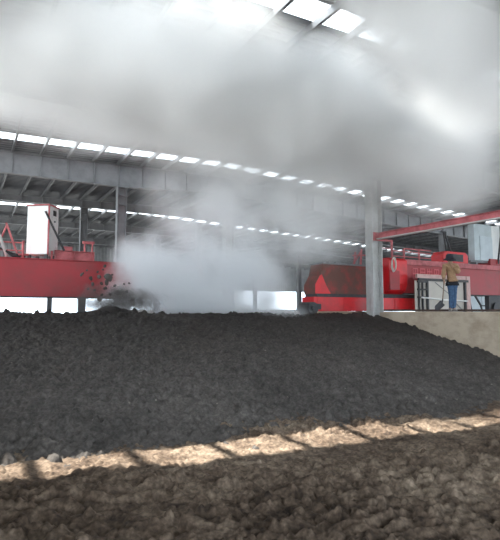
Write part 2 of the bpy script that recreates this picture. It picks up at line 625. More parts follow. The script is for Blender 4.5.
def polar(name, m, zf, r0, r1, ratio, step, keep=None, full=False):
    lo, hi = 30 - 33.0, 30 + 33.0        # bearings from the y axis, clockwise
    A = angles(step, lo, hi, 6.0) if full else [lo + i * step for i in range(int((hi - lo) / step) + 1)]
    R, r = [], r0
    while r < r1:
        R.append(r)
        r *= ratio(r)
    R.append(r1)
    n = len(A)
    vs, ok = [], []
    for r in R:
        for a in A:
            t = math.radians(a)
            u, v = r * math.sin(t), r * math.cos(t)
            vs.append((u, v, zf(u, v)))
    fs = []
    nn = n if full else n - 1
    for j in range(len(R) - 1):
        for i in range(nn):
            f = (j * n + i, j * n + (i + 1) % n, (j + 1) * n + (i + 1) % n, (j + 1) * n + i)
            if keep is None or any(keep(vs[k]) for k in f):
                fs.append(f)
    if full:
        vs.append((0, 0, zf(0.001, 0.001, False) if zf is floor_z else 0))
        c = len(vs) - 1
        for i in range(n):
            fs.append((c, (i + 1) % n, i))
    used = sorted({k for f in fs for k in f})
    re = {k: i for i, k in enumerate(used)}
    mb = MB()
    mb.add([vs[k] for k in used], [tuple(re[k] for k in f) for f in fs])
    o = mb.build(name, m, smooth=True)
    if o.data.polygons[len(o.data.polygons) // 2].normal.z < 0:
        o.data.flip_normals()
    return o

fl = polar('floor', M['soil'], floor_z, 1.6, 140.0, lambda r: 1.0036 if r < 8.5 else 1.12, 0.14, full=True)
fl['kind'] = 'structure'
fl.data.materials.append(M['apron'])
for f in fl.data.polygons:
    c = f.center
    if c.x > 12.5 or c.x < -2.0 or c.y > 26 or c.y < -1.5:
        f.material_index = 1
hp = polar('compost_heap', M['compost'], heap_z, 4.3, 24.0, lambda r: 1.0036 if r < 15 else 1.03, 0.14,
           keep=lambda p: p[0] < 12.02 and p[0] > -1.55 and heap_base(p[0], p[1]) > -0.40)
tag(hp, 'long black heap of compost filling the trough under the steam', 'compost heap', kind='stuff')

# ------------------------------------------------------------------ rail and pipe by the wall
mb = MB()
mb.box(12.50, 12.60, 2.0, 43.0, WALL_TOP + 0.008, WALL_TOP + 0.02)
mb.box(12.54, 12.56, 2.0, 43.0, WALL_TOP + 0.02, WALL_TOP + 0.05)
mb.box(12.52, 12.58, 2.0, 43.0, WALL_TOP + 0.05, WALL_TOP + 0.07)
o = mb.build('travel_rail', M['rail'], at=(12.55, 2.0, WALL_TOP))
tag(o, 'thin rusty travel rail along the concrete wall top behind the feet of the worker', 'rail')

t = thing('cable_rail', 'long red steel rail held out from the grey column above the worker', 'rail', (11.78, 11.9, 4.05))
mb = MB()
mb.box(11.70, 11.86, 3.0, 11.88, 3.97, 3.99)
mb.box(11.70, 11.86, 3.0, 11.88, 4.13, 4.15)
mb.box(11.77, 11.79, 3.0, 11.88, 3.99, 4.13)
mb.build('beam', M['red_pale'], t)
mb = MB()
mb.box(11.69, 11.87, 3.0, 11.86, 3.935, 3.968)
mb.build('lower_flange', M['steel_pale'], t)
mb = MB()
mb.box(11.60, 12.0, 11.885, 11.925, 3.90, 4.18)
mb.build('bracket', M['red_pale'], t)

# ------------------------------------------------------------------ left turner
def channel(mb, x0, x1, y, z0, z1, dep):
    mb.box(x0, x1, y, y + 0.012, z0, z1)
    mb.box(x0, x1, y - dep, y + 0.012, z1 - 0.012, z1)
    mb.box(x0, x1, y - dep, y + 0.012, z0, z0 + 0.012)

def box_girder(x0, x1, y0, y1, z0, z1, parent, m, bm, name='girder'):
    mb = MB()
    mb.box(x0, x1, y0 + 0.05, y1 - 0.05, z0 + 0.03, z1 - 0.03)
    g = mb.build(name, m, parent, 0.01)
    f = MB()
    f.box(x0 - 0.02, x1 + 0.02, y0, y1, z1 - 0.03, z1)
    f.build('top_flange', m, parent, 0.006)
    f = MB()
    f.box(x0 - 0.02, x1 + 0.02, y0, y1, z0, z0 + 0.03)
    f.build('bottom_flange', bm, parent, 0.006)
    return g

T1 = thing('compost_turner', 'red bridge girder of the compost turner carrying the white cabinet with a shining door', 'compost turner', (0.0, 16.4, 0.0))
box_girder(-1.9, 7.3, 16.0, 16.9, 1.98, 3.16, T1, M['red'], M['dark'])
for x in (-1.9, 7.0):
    mb = MB()
    mb.box(x, x + 0.28, 16.1, 16.8, 0.9 if x > 0 else WALL_TOP, 1.98)
    mb.build('support_leg', M['red'], T1, 0.01)
# white control cabinet, its front turned a little, standing on the girder
cab = MB()
Tc = Matrix.Translation((1.98, 16.45, 3.16)) @ Matrix.Rotation(math.radians(52), 4, 'Z')
# local -x faces the open side of the shed (the shining door), -y faces the compost
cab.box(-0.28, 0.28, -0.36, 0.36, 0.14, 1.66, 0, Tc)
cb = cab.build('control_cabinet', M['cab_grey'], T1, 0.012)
mb = MB()
mb.box(-0.302, -0.282, -0.34, 0.34, 0.16, 1.64, 0, Tc)
dr = mb.build('cabinet_door', M['white'], cb, 0.006)
dr['label'] = 'white shining cabinet door'
mb = MB()
mb.box(-0.31, 0.30, -0.38, 0.38, 1.66, 1.70, 0, Tc)
mb.box(-0.305, -0.270, -0.385, -0.345, 0.14, 1.66, 0, Tc)
mb.build('cabinet_trim', M['red_pale'], cb)
mb = MB()
for k in range(4):
    mb.box(-0.02, 0.12, -0.378, -0.364, 1.40 + k * 0.035, 1.42 + k * 0.035, 0, Tc)
mb.box(-0.04, 0.14, -0.368, -0.3605, 1.38, 1.55, 0, Tc)
mb.build('cabinet_vent', M['dark'], cb)
mb = MB()
mb.tube([Tc @ Vector((0.05, -0.385, 1.20)), Tc @ Vector((0.05, -0.358, 1.20))], 0.03, 10)
mb.build('cabinet_lock', M['dark'], cb)
for sx in (-0.22, 0.22):
    for sy in (-0.28, 0.28):
        mb = MB()
        mb.box(sx - 0.04, sx + 0.04, sy - 0.04, sy + 0.04, 0.0, 0.14, 0, Tc)
        mb.build('foot', M['dark'], cb)
mb = MB()
mb.bar((1.98, 15.96, 4.62), (2.58, 16.10, 3.45), 0.045, 0.05)
mb.build('strut', M['dark'], T1)
# faded red channel and fittings on top of the girder
mb = MB()
channel(mb, 2.32, 3.52, 16.25, 3.16, 3.46, 0.14)
for x in (2.34, 2.9, 3.5):
    mb.box(x - 0.008, x + 0.008, 16.11, 16.25, 3.17, 3.45)
mb.build('channel', M['red_pale'], T1)
mb = MB()
mb.box(3.22, 3.26, 16.3, 16.34, 3.46, 3.78)
mb.box(3.46, 3.50, 16.3, 16.34, 3.46, 3.78)
mb.box(3.18, 3.54, 16.28, 16.36, 3.74, 3.82)
mb.build('bracket', M['red_pale'], T1, 0.004)
mb = MB()
mb.box(2.55, 2.85, 16.22, 16.36, 3.46, 3.60)
mb.build('clamp_box', M['red_pale'], T1, 0.004)
mb = MB()
mb.tube([(1.42, 16.25, 3.16), (1.42, 16.25, 3.70)], 0.035, 8)
mb.tube([(1.30, 16.25, 3.28), (1.58, 16.25, 3.28)], 0.03, 8)
mb.build('pipe_fitting', M['red_pale'], T1, smooth=True)
mb = MB()
mb.tube([(2.22, 16.10, 3.16), (2.22, 16.10, 3.42)], 0.03, 8)
mb.build('pipe_fitting', M['red_pale'], T1, smooth=True)
# leaning poles, sagging hose and a thin railing at the left end
mb = MB()
mb.tube([(0.55, 16.3, 4.35), (0.80, 16.3, 3.75), (1.0, 16.25, 3.18)], 0.045, 8)
mb.build('hose', M['steel_pale'], T1, smooth=True)
mb = MB()
mb.bar((0.95, 16.5, 4.25), (1.32, 16.35, 3.17), 0.05, 0.05)
mb.bar((0.98, 16.5, 4.2), (0.62, 16.4, 3.17), 0.04, 0.04)
mb.build('leaning_pole', M['red_pale'], T1)
mb = MB()
mb.tube([(0.4, 16.3, 3.62), (0.8, 16.3, 3.44), (1.1, 16.3, 3.30), (1.5, 16.3, 3.22)], 0.03, 8)
mb.tube([(0.95, 16.25, 3.36), (1.15, 16.22, 3.22), (1.35, 16.25, 3.20)], 0.04, 8)
mb.build('cable', M['rubber'], T1, smooth=True)
mb = MB()
for z in (3.45, 3.7):
    mb.tube([(-1.6, 16.8, z), (1.5, 16.8, z)], 0.018, 6)
for x in (-1.5, -0.5, 0.5, 1.45):
    mb.tube([(x, 16.8, 3.16), (x, 16.8, 3.72)], 0.018, 6)
mb.build('railing', M['red_pale'], T1, smooth=True)

# clods flung up by the drum
def clod_mesh(name, r, seed):
    bm = bmesh.new()
    bmesh.ops.create_icosphere(bm, subdivisions=2, radius=r)
    off = Vector((seed * 3.1, seed * 1.7, 0))
    for v in bm.verts:
        v.co *= 1 + 0.55 * noise.noise(v.co / r * 0.9 + off) + 0.25 * noise.noise(v.co / r * 2.3 + off)
    me = bpy.data.meshes.new(name)
    bm.to_mesh(me)
    bm.free()
    me.materials.append(M['compost'])
    me.polygons.foreach_set('use_smooth', [True] * len(me.polygons))
    return me
clods = [clod_mesh('compost_clod', 1.0, i) for i in range(5)]
CL = [(101.5, 265.5, .055), (100, 269.5, .035), (106, 277.5, .10), (104, 283, .075), (103, 289, .05), (96.5, 277, .06), (89, 279, .06), (80.5, 275, .05), (115, 293.5, .07),
      (91, 285, .05), (99, 284, .04), (109, 274.5, .035), (95, 272, .03), (112, 286, .045), (118, 299, .05), (124, 292, .045), (85, 271, .03), (108, 295, .06), (100, 296, .06),
      (130, 301, .045), (139, 304, .045), (121, 284, .03), (93, 291, .045), (87, 290, .04), (126, 283, .03), (98, 301, .06)]
for i, (px, py, r) in enumerate(CL):
    # metres across and up from the drum at the girder's end
    gx = 3.66 + (px - 100) * 0.0322 - 0.0006 * (py - 280)
    gz = 2.54 - (py - 280) * 0.0298
    o = bpy.data.objects.new('compost_clod', clods[i % 5])
    COL.objects.link(o)
    k = 0.92 + rnd.uniform(-0.012, 0.012)
    o.location = ((gx - 0.03) * k, 15.45 * k, EYE + (gz - EYE) * k)
    o.scale = (r * rnd.uniform(.7, 1.3), r * rnd.uniform(.7, 1.2), r * rnd.uniform(.7, 1.3))
    o.rotation_euler = (rnd.uniform(0, 6), rnd.uniform(0, 6), rnd.uniform(0, 6))
    tag(o, 'dark clod of compost flung into the air at the red girder end', 'clod', 'flying compost clods')

# ------------------------------------------------------------------ right turner
T2 = thing('compost_turner', 'bright red turner carriage and girder behind the grey column and the worker', 'compost turner', (14.0, 13.0, 0.0))
box_girder(13.95, 27.0, 12.95, 13.8, 2.20, 3.46, T2, M['red'], M['dark'])
mb = MB()
mb.box(13.98, 27.0, 12.90, 12.95, 3.30, 3.50)
mb.build('walkway_edge', M['red_pale'], T2, 0.006)
# lower carriage beam running out over the compost
mb = MB()
mb.box(9.75, 14.45, 12.75, 13.4, 1.56, 2.03)
for x in (9.9, 11.0, 12.3, 13.4, 14.3):
    mb.box(x - 0.01, x + 0.01, 12.73, 12.75, 1.58, 2.01)
mb.build('carriage', M['red_bright'], T2, 0.012)
mb = MB()
mb.tube([(9.62, 12.6, 1.66), (9.62, 13.2, 1.66)], 0.20, 20)
mb.tube([(9.62, 12.55, 1.66), (9.62, 12.62, 1.66)], 0.09, 14)
mb.box(9.45, 9.95, 12.62, 13.1, 1.62, 1.80)
mb.build('wheel', M['dark'], T2, smooth=False)
mb = MB()
mb.box(9.95, 12.9, 12.85, 13.5, 2.03, 2.14)
mb.build('bearing_pad', M['dark'], T2, 0.01)
# dirt-caked housing with a sloped red end
mb = MB()
mb.prism_y([(9.98, 2.13), (13.0, 2.13), (13.0, 3.14), (10.28, 3.14), (10.18, 2.75), (9.98, 2.45)], 12.95, 13.6)
hs = mb.build('housing', M['red_dirty'], T2, 0.012)
hs['label'] = 'dirt-caked brown housing plate'
mb = MB()
mb.prism_y([(9.96, 2.13), (10.62, 2.13), (10.40, 2.45), (10.24, 2.78), (10.16, 2.75), (9.96, 2.45)], 12.93, 12.945)
mb.build('end_plate', M['red_bright'], hs)
mb = MB()
mb.box(10.25, 13.05, 12.9, 13.65, 3.14, 3.19)
for i in range(8):
    x = 10.5 + i * 0.32
    mb.box(x - 0.03, x + 0.03, 12.92, 12.98, 3.19, 3.23)
mb.build('housing_lid', M['steel'], hs, 0.004)
# head block beside the column
mb = MB()
mb.prism_x([(12.62, 2.55), (12.72, 2.30), (12.95, 2.16), (13.6, 2.16), (13.6, 3.48), (12.72, 3.48), (12.62, 3.40)], 13.02, 13.95)
hb = mb.build('gearbox_housing', M['red_bright'], T2, 0.02)
mb = MB()
mb.box(12.95, 14.5, 12.80, 13.6, 2.03, 2.17)
mb.build('gearbox_mount', M['dark'], hb)
mb = MB()
mb.box(13.02, 13.5, 12.58, 12.61, 2.32, 3.02)
mb.build('gearbox_cover', M['red'], hb, 0.006)
# coil of pale rope on the head block
mb = MB()
for k in range(3):
    pts = []
    for i in range(25):
        a = 2 * math.pi * i / 24
        pts.append((13.16 + 0.10 * math.cos(a), 12.54 - 0.02 * k, 3.20 + 0.24 * math.sin(a) + 0.02 * k))
    mb.tube(pts, 0.016, 6)
o = mb.build('rope_coil', M['rope'], at=(13.16, 12.54, 2.95))
tag(o, 'loop of pale rope hanging on the red block beside the grey column', 'rope')
# railing frames above the girder
mb = MB()
for a, b in (((13.15, 3.48), (13.15, 4.3)), ((14.1, 3.48), (14.1, 4.28)), ((15.6, 3.48), (15.6, 4.02)), ((14.75, 3.48), (14.75, 4.0))):
    mb.bar((a[0], 13.5, a[1]), (b[0], 13.5, b[1]), 0.06)
mb.bar((13.15, 13.5, 4.25), (14.13, 13.5, 4.25), 0.07)
mb.bar((13.15, 13.5, 3.95), (14.1, 13.5, 3.95), 0.035)
mb.bar((14.1, 13.5, 3.88), (16.3, 13.5, 3.88), 0.04)
mb.bar((14.75, 13.5, 4.0), (16.3, 13.5, 4.0), 0.05)
mb.bar((14.1, 13.5, 3.68), (16.3, 13.5, 3.68), 0.035)
mb.build('railing', M['red_pale'], T2)
mb = MB()
for x, dz in ((12.0, 0.5), (12.3, 0.62), (12.6, 0.45)):
    mb.bar((x, 13.3, 3.19), (x + 0.06, 13.3, 3.19 + dz), 0.05)
mb.bar((11.95, 13.3, 3.55), (12.7, 13.3, 3.6), 0.05)
mb.bar((11.95, 13.3, 3.22), (12.35, 13.3, 3.75), 0.04)
mb.build('lever', M['red_pale'], T2)
# motor box with a dark opening and its V struts
mb = MB()
mb.prism_y([(16.55, 3.46), (18.1, 3.46), (18.1, 3.84), (17.95, 3.98), (16.7, 3.98), (16.55, 3.84)], 13.1, 13.7)
mo = mb.build('motor_box', M['red_bright'], T2, 0.015)
mb = MB()
mb.box(16.8, 17.75, 13.07, 13.095, 3.58, 3.88)
mb.build('motor_opening', M['dark'], mo)
mb = MB()
mb.bar((17.15, 13.4, 3.97), (16.98, 13.4, 4.85), 0.05)
mb.bar((17.45, 13.4, 3.97), (17.02, 13.4, 4.85), 0.05)
mb.build('strut', M['dark'], mo)
# pale blue cabinet
mb = MB()
mb.box(18.55, 19.75, 13.1, 13.4, 3.70, 5.28)
c2 = mb.build('control_cabinet', M['cab_blue'], T2, 0.012)
mb = MB()
mb.box(18.90, 19.75, 13.075, 13.098, 3.72, 4.76)
mb.build('cabinet_door', M['paleblue'], c2, 0.006)
mb = MB()
mb.box(19.76, 20.35, 13.1, 13.4, 3.68, 5.28)
mb.build('cabinet_end', M['white'], c2, 0.01)
for x in (18.7, 20.1):
    mb = MB()
    mb.box(x - 0.05, x + 0.05, 13.12, 13.4, 3.46, 3.62)
    mb.build('foot', M['steel'], c2)
mb = MB()
mb.box(18.3, 20.6, 13.12, 13.42, 3.62, 3.69)
mb.build('cabinet_base', M['steel'], c2)
mb = MB()
mb.bar((20.30, 12.98, 5.20), (19.95, 12.98, 3.60), 0.06, 0.06)
mb.build('strut', M['dark'], c2)
mb = MB()
mb.box(19.45, 22.5, 13.0, 13.7, 3.46, 3.80)
mb.tube([(19.9, 12.98, 3.64), (19.9, 13.02, 3.64)], 0.07, 12)
mb.build('motor_cover', M['red'], T2, 0.01)
# faded painted characters on the girder: strokes only, too worn to read
mb = MB()
def glyph(mb, x, z, w, h, kind):
    s = 0.042
    y0, y1 = 12.982, 12.999
    mb.box(x, x + s, y0, y1, z, z + h)
    mb.box(x + w - s, x + w, y0, y1, z, z + h)
    for q in ((0.0, 0.5, 1.0), (0.0, 0.33, 0.66, 1.0), (0.25, 0.75))[kind % 3]:
        zz = z + (h - s) * q
        mb.box(x + s, x + w - s, y0, y1, zz, zz + s)
    if kind % 3 != 1:
        mb.box(x + w / 2 - s / 2, x + w / 2 + s / 2, y0 + 0.002, y1 + 0.002, z, z + h)
for i in range(5):
    glyph(mb, 14.62 + i * 0.40, 2.78, 0.30, 0.42, i)
mb.build('lettering', M['letter'], T2)
# wheel truck and braces under the girder
mb = MB()
mb.box(19.25, 22.2, 13.0, 13.2, 1.62, 2.20)
for x in (19.7, 21.2):
    mb.tube([(x, 12.92, 1.66), (x, 13.25, 1.66)], 0.26, 20)
mb.build('wheel_truck', M['dark'], T2)
mb = MB()
mb.bar((18.75, 13.3, 2.2), (19.15, 13.3, 1.75), 0.06)
mb.bar((19.1, 13.3, 1.78), (19.6, 13.3, 1.78), 0.05)
mb.bar((19.1, 13.3, 1.78), (19.45, 13.3, 1.1), 0.05)
mb.bar((18.4, 13.3, 1.9), (18.6, 13.3, 1.2), 0.05)
mb.bar((19.58, 13.3, 2.2), (19.5, 13.3, 1.1), 0.06)
mb.build('brace', M['dark'], T2)
for x in (22.5, 26.0):
    mb = MB()
    mb.box(x, x + 0.2, 13.2, 13.6, 0.0, 2.2)
    mb.build('support_leg', M['dark'], T2)

# pale blue board behind the braces
mb = MB()
mb.box(26.6, 29.6, 19.5, 19.55, 0.25, 2.7)
for x in (26.7, 28.1, 29.4):
    mb.box(x, x + 0.08, 19.45, 19.5, 0.0, 2.7)
o = mb.build('sheet_board', M['paleblue'], at=(28.0, 19.5, 0))
tag(o, 'pale blue sheet board standing far back, seen under the red girder behind the dark braces', 'board')

# ------------------------------------------------------------------ beige screen behind the worker
T3 = thing('screen_panel', 'beige sheet screen with dark rails and a pink post behind the worker', 'screen', (14.6, 12.2, 0))
mb = MB()
mb.box(13.72, 16.45, 12.28, 12.31, 0.3, 2.66)
mb.build('sheet', M['beige'], T3)
mb = MB()
mb.box(13.85, 16.62, 12.20, 12.28, 2.66, 2.75)
mb.build('top_rail', M['dark'], T3, 0.005)
for x in (14.30, 16.42):
    mb = MB()
    mb.box(x - 0.035, x + 0.035, 12.19, 12.27, 0.0, 2.66)
    mb.build('post', M['dark'], T3, 0.004)
mb = MB()
mb.box(16.52, 16.74, 12.22, 12.32, 0.0, 2.90)
mb.box(13.8, 16.52, 12.24, 12.32, 2.76, 2.90)
mb.build('pink_frame', M['pink'], T3, 0.005)
mb = MB()
for z in (2.06, 2.34, 2.62):
    mb.box(13.80, 14.27, 12.2, 12.26, z - 0.03, z + 0.03)
for x in (13.86, 14.05):
    mb.box(x - 0.02, x + 0.02, 12.2, 12.26, 0.0, 2.64)
mb.build('lattice', M['dark'], T3)
mb = MB()
mb.tube([(13.85, 12.12, 2.05), (15.0, 12.10, 1.97), (16.4, 12.12, 1.94)], 0.028, 8)
mb.build('cross_pipe', M['whitepipe'], T3, smooth=True)
mb = MB()
mb.bar((14.75, 12.24, 2.62), (15.5, 12.24, 2.2), 0.02)
mb.bar((15.75, 12.24, 1.95), (16.38, 12.24, 1.5), 0.025)
mb.build('diagonal_brace', M['steel'], T3)

T3.location.x += 0.22

# ------------------------------------------------------------------ person with a shovel
def skin_mesh(joints, bones, sub=2):
    """one continuous surface grown over a skeleton: joints = {name: ((x,y,z), (rx,ry))}"""
    names = list(joints)
    me = bpy.data.meshes.new('tmp')
    me.from_pydata([joints[n][0] for n in names], [(names.index(a), names.index(b)) for a, b in bones], [])
    o = bpy.data.objects.new('tmp', me)
    COL.objects.link(o)
    sk = o.modifiers.new('skin', 'SKIN')
    sk.use_smooth_shade = True
    sk.branch_smoothing = 0.3
    layer = me.skin_vertices[0].data
    for i, n in enumerate(names):
        r = joints[n][1]
        layer[i].radius = r if isinstance(r, tuple) else (r, r)
        layer[i].use_root = (i == 0)
    sd = o.modifiers.new('sub', 'SUBSURF')
    sd.levels = sd.render_levels = sub
    dg = bpy.context.evaluated_depsgraph_get()
    dg.update()
    ev = o.evaluated_get(dg)
    out = bpy.data.meshes.new_from_object(ev)
    bpy.data.objects.remove(o)
    return out

def join_meshes(name, items, mats, parent):
    """several meshes (with a material index each) as one object"""
    bm = bmesh.new()
    for me, mi in items:
        b2 = bmesh.new()
        b2.from_mesh(me)
        for f in b2.faces:
            f.material_index = mi
            f.smooth = True
        tmp = bpy.data.meshes.new('t')
        b2.to_mesh(tmp)
        b2.free()
        n0 = len(bm.faces)
        bm.from_mesh(tmp)
        bm.faces.ensure_lookup_table()
        for f in bm.faces[n0:]:
            f.material_index = mi
    me = bpy.data.meshes.new(name)
    bm.to_mesh(me)
    bm.free()
    for m in mats:
        me.materials.append(m)
    o = bpy.data.objects.new(name, me)
    o.parent = parent
    COL.objects.link(o)
    return o

P = thing('person', 'person in tan jacket, blue jeans and black hat standing on the wall, hand at mouth', 'person', (12.26, 9.52, WALL_TOP))
P.rotation_euler = (0, 0, -VIEW)
# local: x to the viewer's right, -y towards the viewer, z up
J = {
 'pelvis': ((0.075, 0.0, 0.86), (0.135, 0.10)),
 'belly': ((0.07, 0.0, 1.02), (0.135, 0.095)),
 'chest': ((0.055, 0.0, 1.22), (0.15, 0.105)),
 'collar': ((0.045, 0.0, 1.37), (0.10, 0.07)),
 'neck': ((0.03, -0.02, 1.44), (0.05, 0.05)),
 'skull': ((0.015, -0.04, 1.52), (0.06, 0.065)),
 'sh_l': ((-0.125, 0.0, 1.35), 0.058), 'el_l': ((-0.185, -0.04, 1.07), 0.043), 'wr_l': ((-0.215, -0.16, 0.90), 0.028), 'pa_l': ((-0.222, -0.195, 0.855), (0.020, 0.034)),
 'sh_r': ((0.215, -0.01, 1.35), 0.058), 'el_r': ((0.19, -0.20, 1.13), 0.045), 'wr_r': ((0.00, -0.235, 1.335), 0.029), 'pa_r': ((-0.035, -0.205, 1.395), (0.034, 0.020)),
 'hip_l': ((0.02, 0.0, 0.80), 0.085), 'kn_l': ((0.035, -0.03, 0.47), 0.055), 'an_l': ((0.015, 0.03, 0.10), 0.036), 'to_l': ((-0.045, -0.12, 0.045), (0.036, 0.025)),
 'hip_r': ((0.14, 0.0, 0.80), 0.085), 'kn_r': ((0.125, -0.02, 0.47), 0.055), 'an_r': ((0.115, 0.05, 0.10), 0.036), 'to_r': ((0.13, -0.11, 0.045), (0.036, 0.025)),
}
B = [('pelvis', 'belly'), ('belly', 'chest'), ('chest', 'collar'), ('collar', 'neck'), ('neck', 'skull')]
for s in 'lr':
    B += [('collar', 'sh_' + s), ('sh_' + s, 'el_' + s), ('el_' + s, 'wr_' + s), ('wr_' + s, 'pa_' + s), ('pelvis', 'hip_' + s), ('hip_' + s, 'kn_' + s), ('kn_' + s, 'an_' + s), ('an_' + s, 'to_' + s)]
items = [(skin_mesh(J, B), 0)]
def finger(pts, r):
    jj = {str(i): (p, r * (1 - 0.12 * i)) for i, p in enumerate(pts)}
    return skin_mesh(jj, [(str(i), str(i + 1)) for i in range(len(pts) - 1)], 1)
# hand round the shovel: the handle passes (-0.245, -0.225); fingers wrap it, thumb the other way
hx, hy = -0.243, -0.222
for k in range(4):
    z = 0.885 - k * 0.022
    ln = (0.94, 1.0, 0.97, 0.82)[k]
    pts = []
    for i in range(5):
        a = math.radians(60 - i * 62 * ln)
        pts.append((hx + 0.027 * math.cos(a), hy + 0.027 * math.sin(a) + (0.012 if i == 0 else 0), z - 0.004 * i))
    items.append((finger(pts, 0.0095), 0))
items.append((finger([(-0.218, -0.19, 0.885), (-0.225, -0.23, 0.905), (-0.245, -0.253, 0.90), (-0.268, -0.247, 0.893)], 0.0105), 0))
# hand held at the mouth, fingers lightly curled
for k in range(4):
    x0 = -0.058 + k * 0.020
    ln = (0.85, 1.0, 1.05, 0.95)[k]
    items.append((finger([(x0, -0.205, 1.405), (x0 - 0.008, -0.200, 1.405 + 0.038 * ln), (x0 - 0.004, -0.185, 1.405 + 0.066 * ln), (x0 + 0.004, -0.168, 1.405 + 0.082 * ln)], 0.0092), 0))
items.append((finger([(-0.005, -0.212, 1.375), (0.022, -0.205, 1.405), (0.030, -0.195, 1.438), (0.026, -0.185, 1.460)], 0.0105), 0))
# head
HC = Vector((0.010, -0.045, 1.535))
HR = Matrix.Rotation(math.radians(-14), 4, 'Z') @ Matrix.Rotation(math.radians(10), 4, 'X')
def blob(c, s, seg=16, shape=None):
    bm = bmesh.new()
    bmesh.ops.create_uvsphere(bm, u_segments=seg * 2, v_segments=seg, radius=1)
    for v in bm.verts:
        if shape:
            v.co = shape(v.co)
        p = Vector((v.co.x * s[0], v.co.y * s[1], v.co.z * s[2])) + Vector(c)
        v.co = HC + HR @ p
    me = bpy.data.meshes.new('b')
    bm.to_mesh(me)
    bm.free()
    return me
def head_shape(c):
    c = c.copy()
    if c.z < 0:
        c.x *= 1 + 0.28 * c.z
        c.y *= 1 + 0.10 * c.z
        if c.y < 0:
            c.y -= 0.10 * (-c.z)
    if c.y < -0.5:
        ez = math.exp(-((c.z - 0.08) / 0.16) ** 2) * (math.exp(-((abs(c.x) - 0.38) / 0.2) ** 2))
        c.y += 0.10 * ez
    return c
items.append((blob((0, 0, 0), (0.076, 0.097, 0.115), 20, head_shape), 0))
items.append((blob((0, -0.098, -0.012), (0.013, 0.020, 0.026), 8), 0))
items.append((blob((0, -0.106, -0.028), (0.017, 0.013, 0.011), 8), 0))
for sx in (-1, 1):
    items.append((blob((sx * 0.076, 0.01, -0.005), (0.010, 0.020, 0.033), 8), 0))
    items.append((blob((sx * 0.030, -0.086, 0.010), (0.012, 0.008, 0.007), 8), 2))
items.append((blob((0, -0.096, -0.056), (0.024, 0.010, 0.007), 8), 1))
body = join_meshes('body', items, [M['skin'], M['lip'], M['eye']], P)
# hair under the hat
def hair_shape(c):
    c = c.copy()
    if c.y < -0.2 and c.z < 0.45:
        c.y = -0.2 + (c.y + 0.2) * 0.2
    if c.z < -0.55:
        c.z = -0.55
    return c
join_meshes('hair', [(blob((0, 0.008, 0.012), (0.084, 0.104, 0.118), 14, hair_shape), 0)], [M['hair']], P)
# hat: crown and a drooping brim
def hat():
    bm = bmesh.new()
    prof = [(0.0, 0.160), (0.060, 0.158), (0.100, 0.143), (0.115, 0.105), (0.118, 0.055), (0.124, 0.030), (0.160, 0.010), (0.200, -0.022), (0.203, -0.030), (0.160, 0.000), (0.112, 0.018), (0.106, 0.050), (0.0, 0.12)]
    n = 28
    rings = []
    for r, z in prof:
        ring = []
        for i in range(n):
            a = 2 * math.pi * i / n
            d = 0.012 * math.sin(2 * a + 0.6) * (r / 0.2) ** 2
            ring.append(bm.verts.new(HC + HR @ Vector((r * math.cos(a) * 0.94, r * math.sin(a) * 1.05, z + d - 0.003))))
        rings.append(ring)
    for a, b in zip(rings, rings[1:]):
        for i in range(n):
            bm.faces.new((a[i], a[(i + 1) % n], b[(i + 1) % n], b[i]))
    bmesh.ops.remove_doubles(bm, verts=bm.verts, dist=1e-4)
    bmesh.ops.recalc_face_normals(bm, faces=bm.faces)
    me = bpy.data.meshes.new('hat')
    bm.to_mesh(me)
    bm.free()
    return me
join_meshes('hat', [(hat(), 0)], [M['hat']], P)
# jacket over torso and arms
def grow(names, d, over=None):
    out = {}
    for n in names:
        p, r = J[n]
        r = r if isinstance(r, tuple) else (r, r)
        out[n] = (p, (r[0] + d, r[1] + d))
    if over:
        out.update(over)
    return out
jk = grow(['belly', 'chest', 'collar', 'sh_l', 'el_l', 'sh_r', 'el_r'], 0.028, {
    'hem': ((0.080, 0.0, 0.905), (0.185, 0.135)),
    'nk': ((0.035, -0.012, 1.43), (0.075, 0.07)),
    'cu_l': ((-0.210, -0.14, 0.93), 0.047), 'cu_r': ((0.03, -0.233, 1.305), 0.049)})
jk['el_r'] = (J['el_r'][0], (0.085, 0.085))
jk['sh_r'] = (J['sh_r'][0], (0.085, 0.085))
jk = {k: jk[k] for k in ['belly', 'hem', 'chest', 'collar', 'nk', 'sh_l', 'el_l', 'cu_l', 'sh_r', 'el_r', 'cu_r']}
jb = [('belly', 'hem'), ('belly', 'chest'), ('chest', 'collar'), ('collar', 'nk'), ('collar', 'sh_l'), ('sh_l', 'el_l'), ('el_l', 'cu_l'), ('collar', 'sh_r'), ('sh_r', 'el_r'), ('el_r', 'cu_r')]
jm = skin_mesh(jk, jb)
for v in jm.vertices:
    d = fbm(v.co, 9, 3) * 0.012
    v.co += v.normal * d
join_meshes('jacket', [(jm, 0)], [M['jacket']], P)
bm = bmesh.new()
rings = []
for z, rx, ry in ((0.96, 0.125, 0.10), (0.90, 0.150, 0.125), (0.83, 0.186, 0.150), (0.765, 0.196, 0.156), (0.77, 0.15, 0.11)):
    rings.append([bm.verts.new((0.085 + rx * math.cos(2 * math.pi * i / 24), ry * math.sin(2 * math.pi * i / 24), z + 0.012 * math.sin(3.0 * i))) for i in range(24)])
for a, b in zip(rings, rings[1:]):
    for i in range(24):
        bm.faces.new((a[i], b[i], b[(i + 1) % 24], a[(i + 1) % 24]))
bm.faces.new(rings[0])
bm.faces.new(rings[-1][::-1])
sm = bpy.data.meshes.new('s')
bm.to_mesh(sm)
bm.free()
join_meshes('shirt_tail', [(sm, 0)], [M['shirt']], P)
jn = grow(['pelvis', 'hip_l', 'kn_l', 'hip_r', 'kn_r'], 0.022, {'pelvis': ((0.08, 0.0, 0.86), (0.115, 0.10)), 'hl': ((0.018, 0.02, 0.075), 0.060), 'hr': ((0.117, 0.04, 0.075), 0.060)})
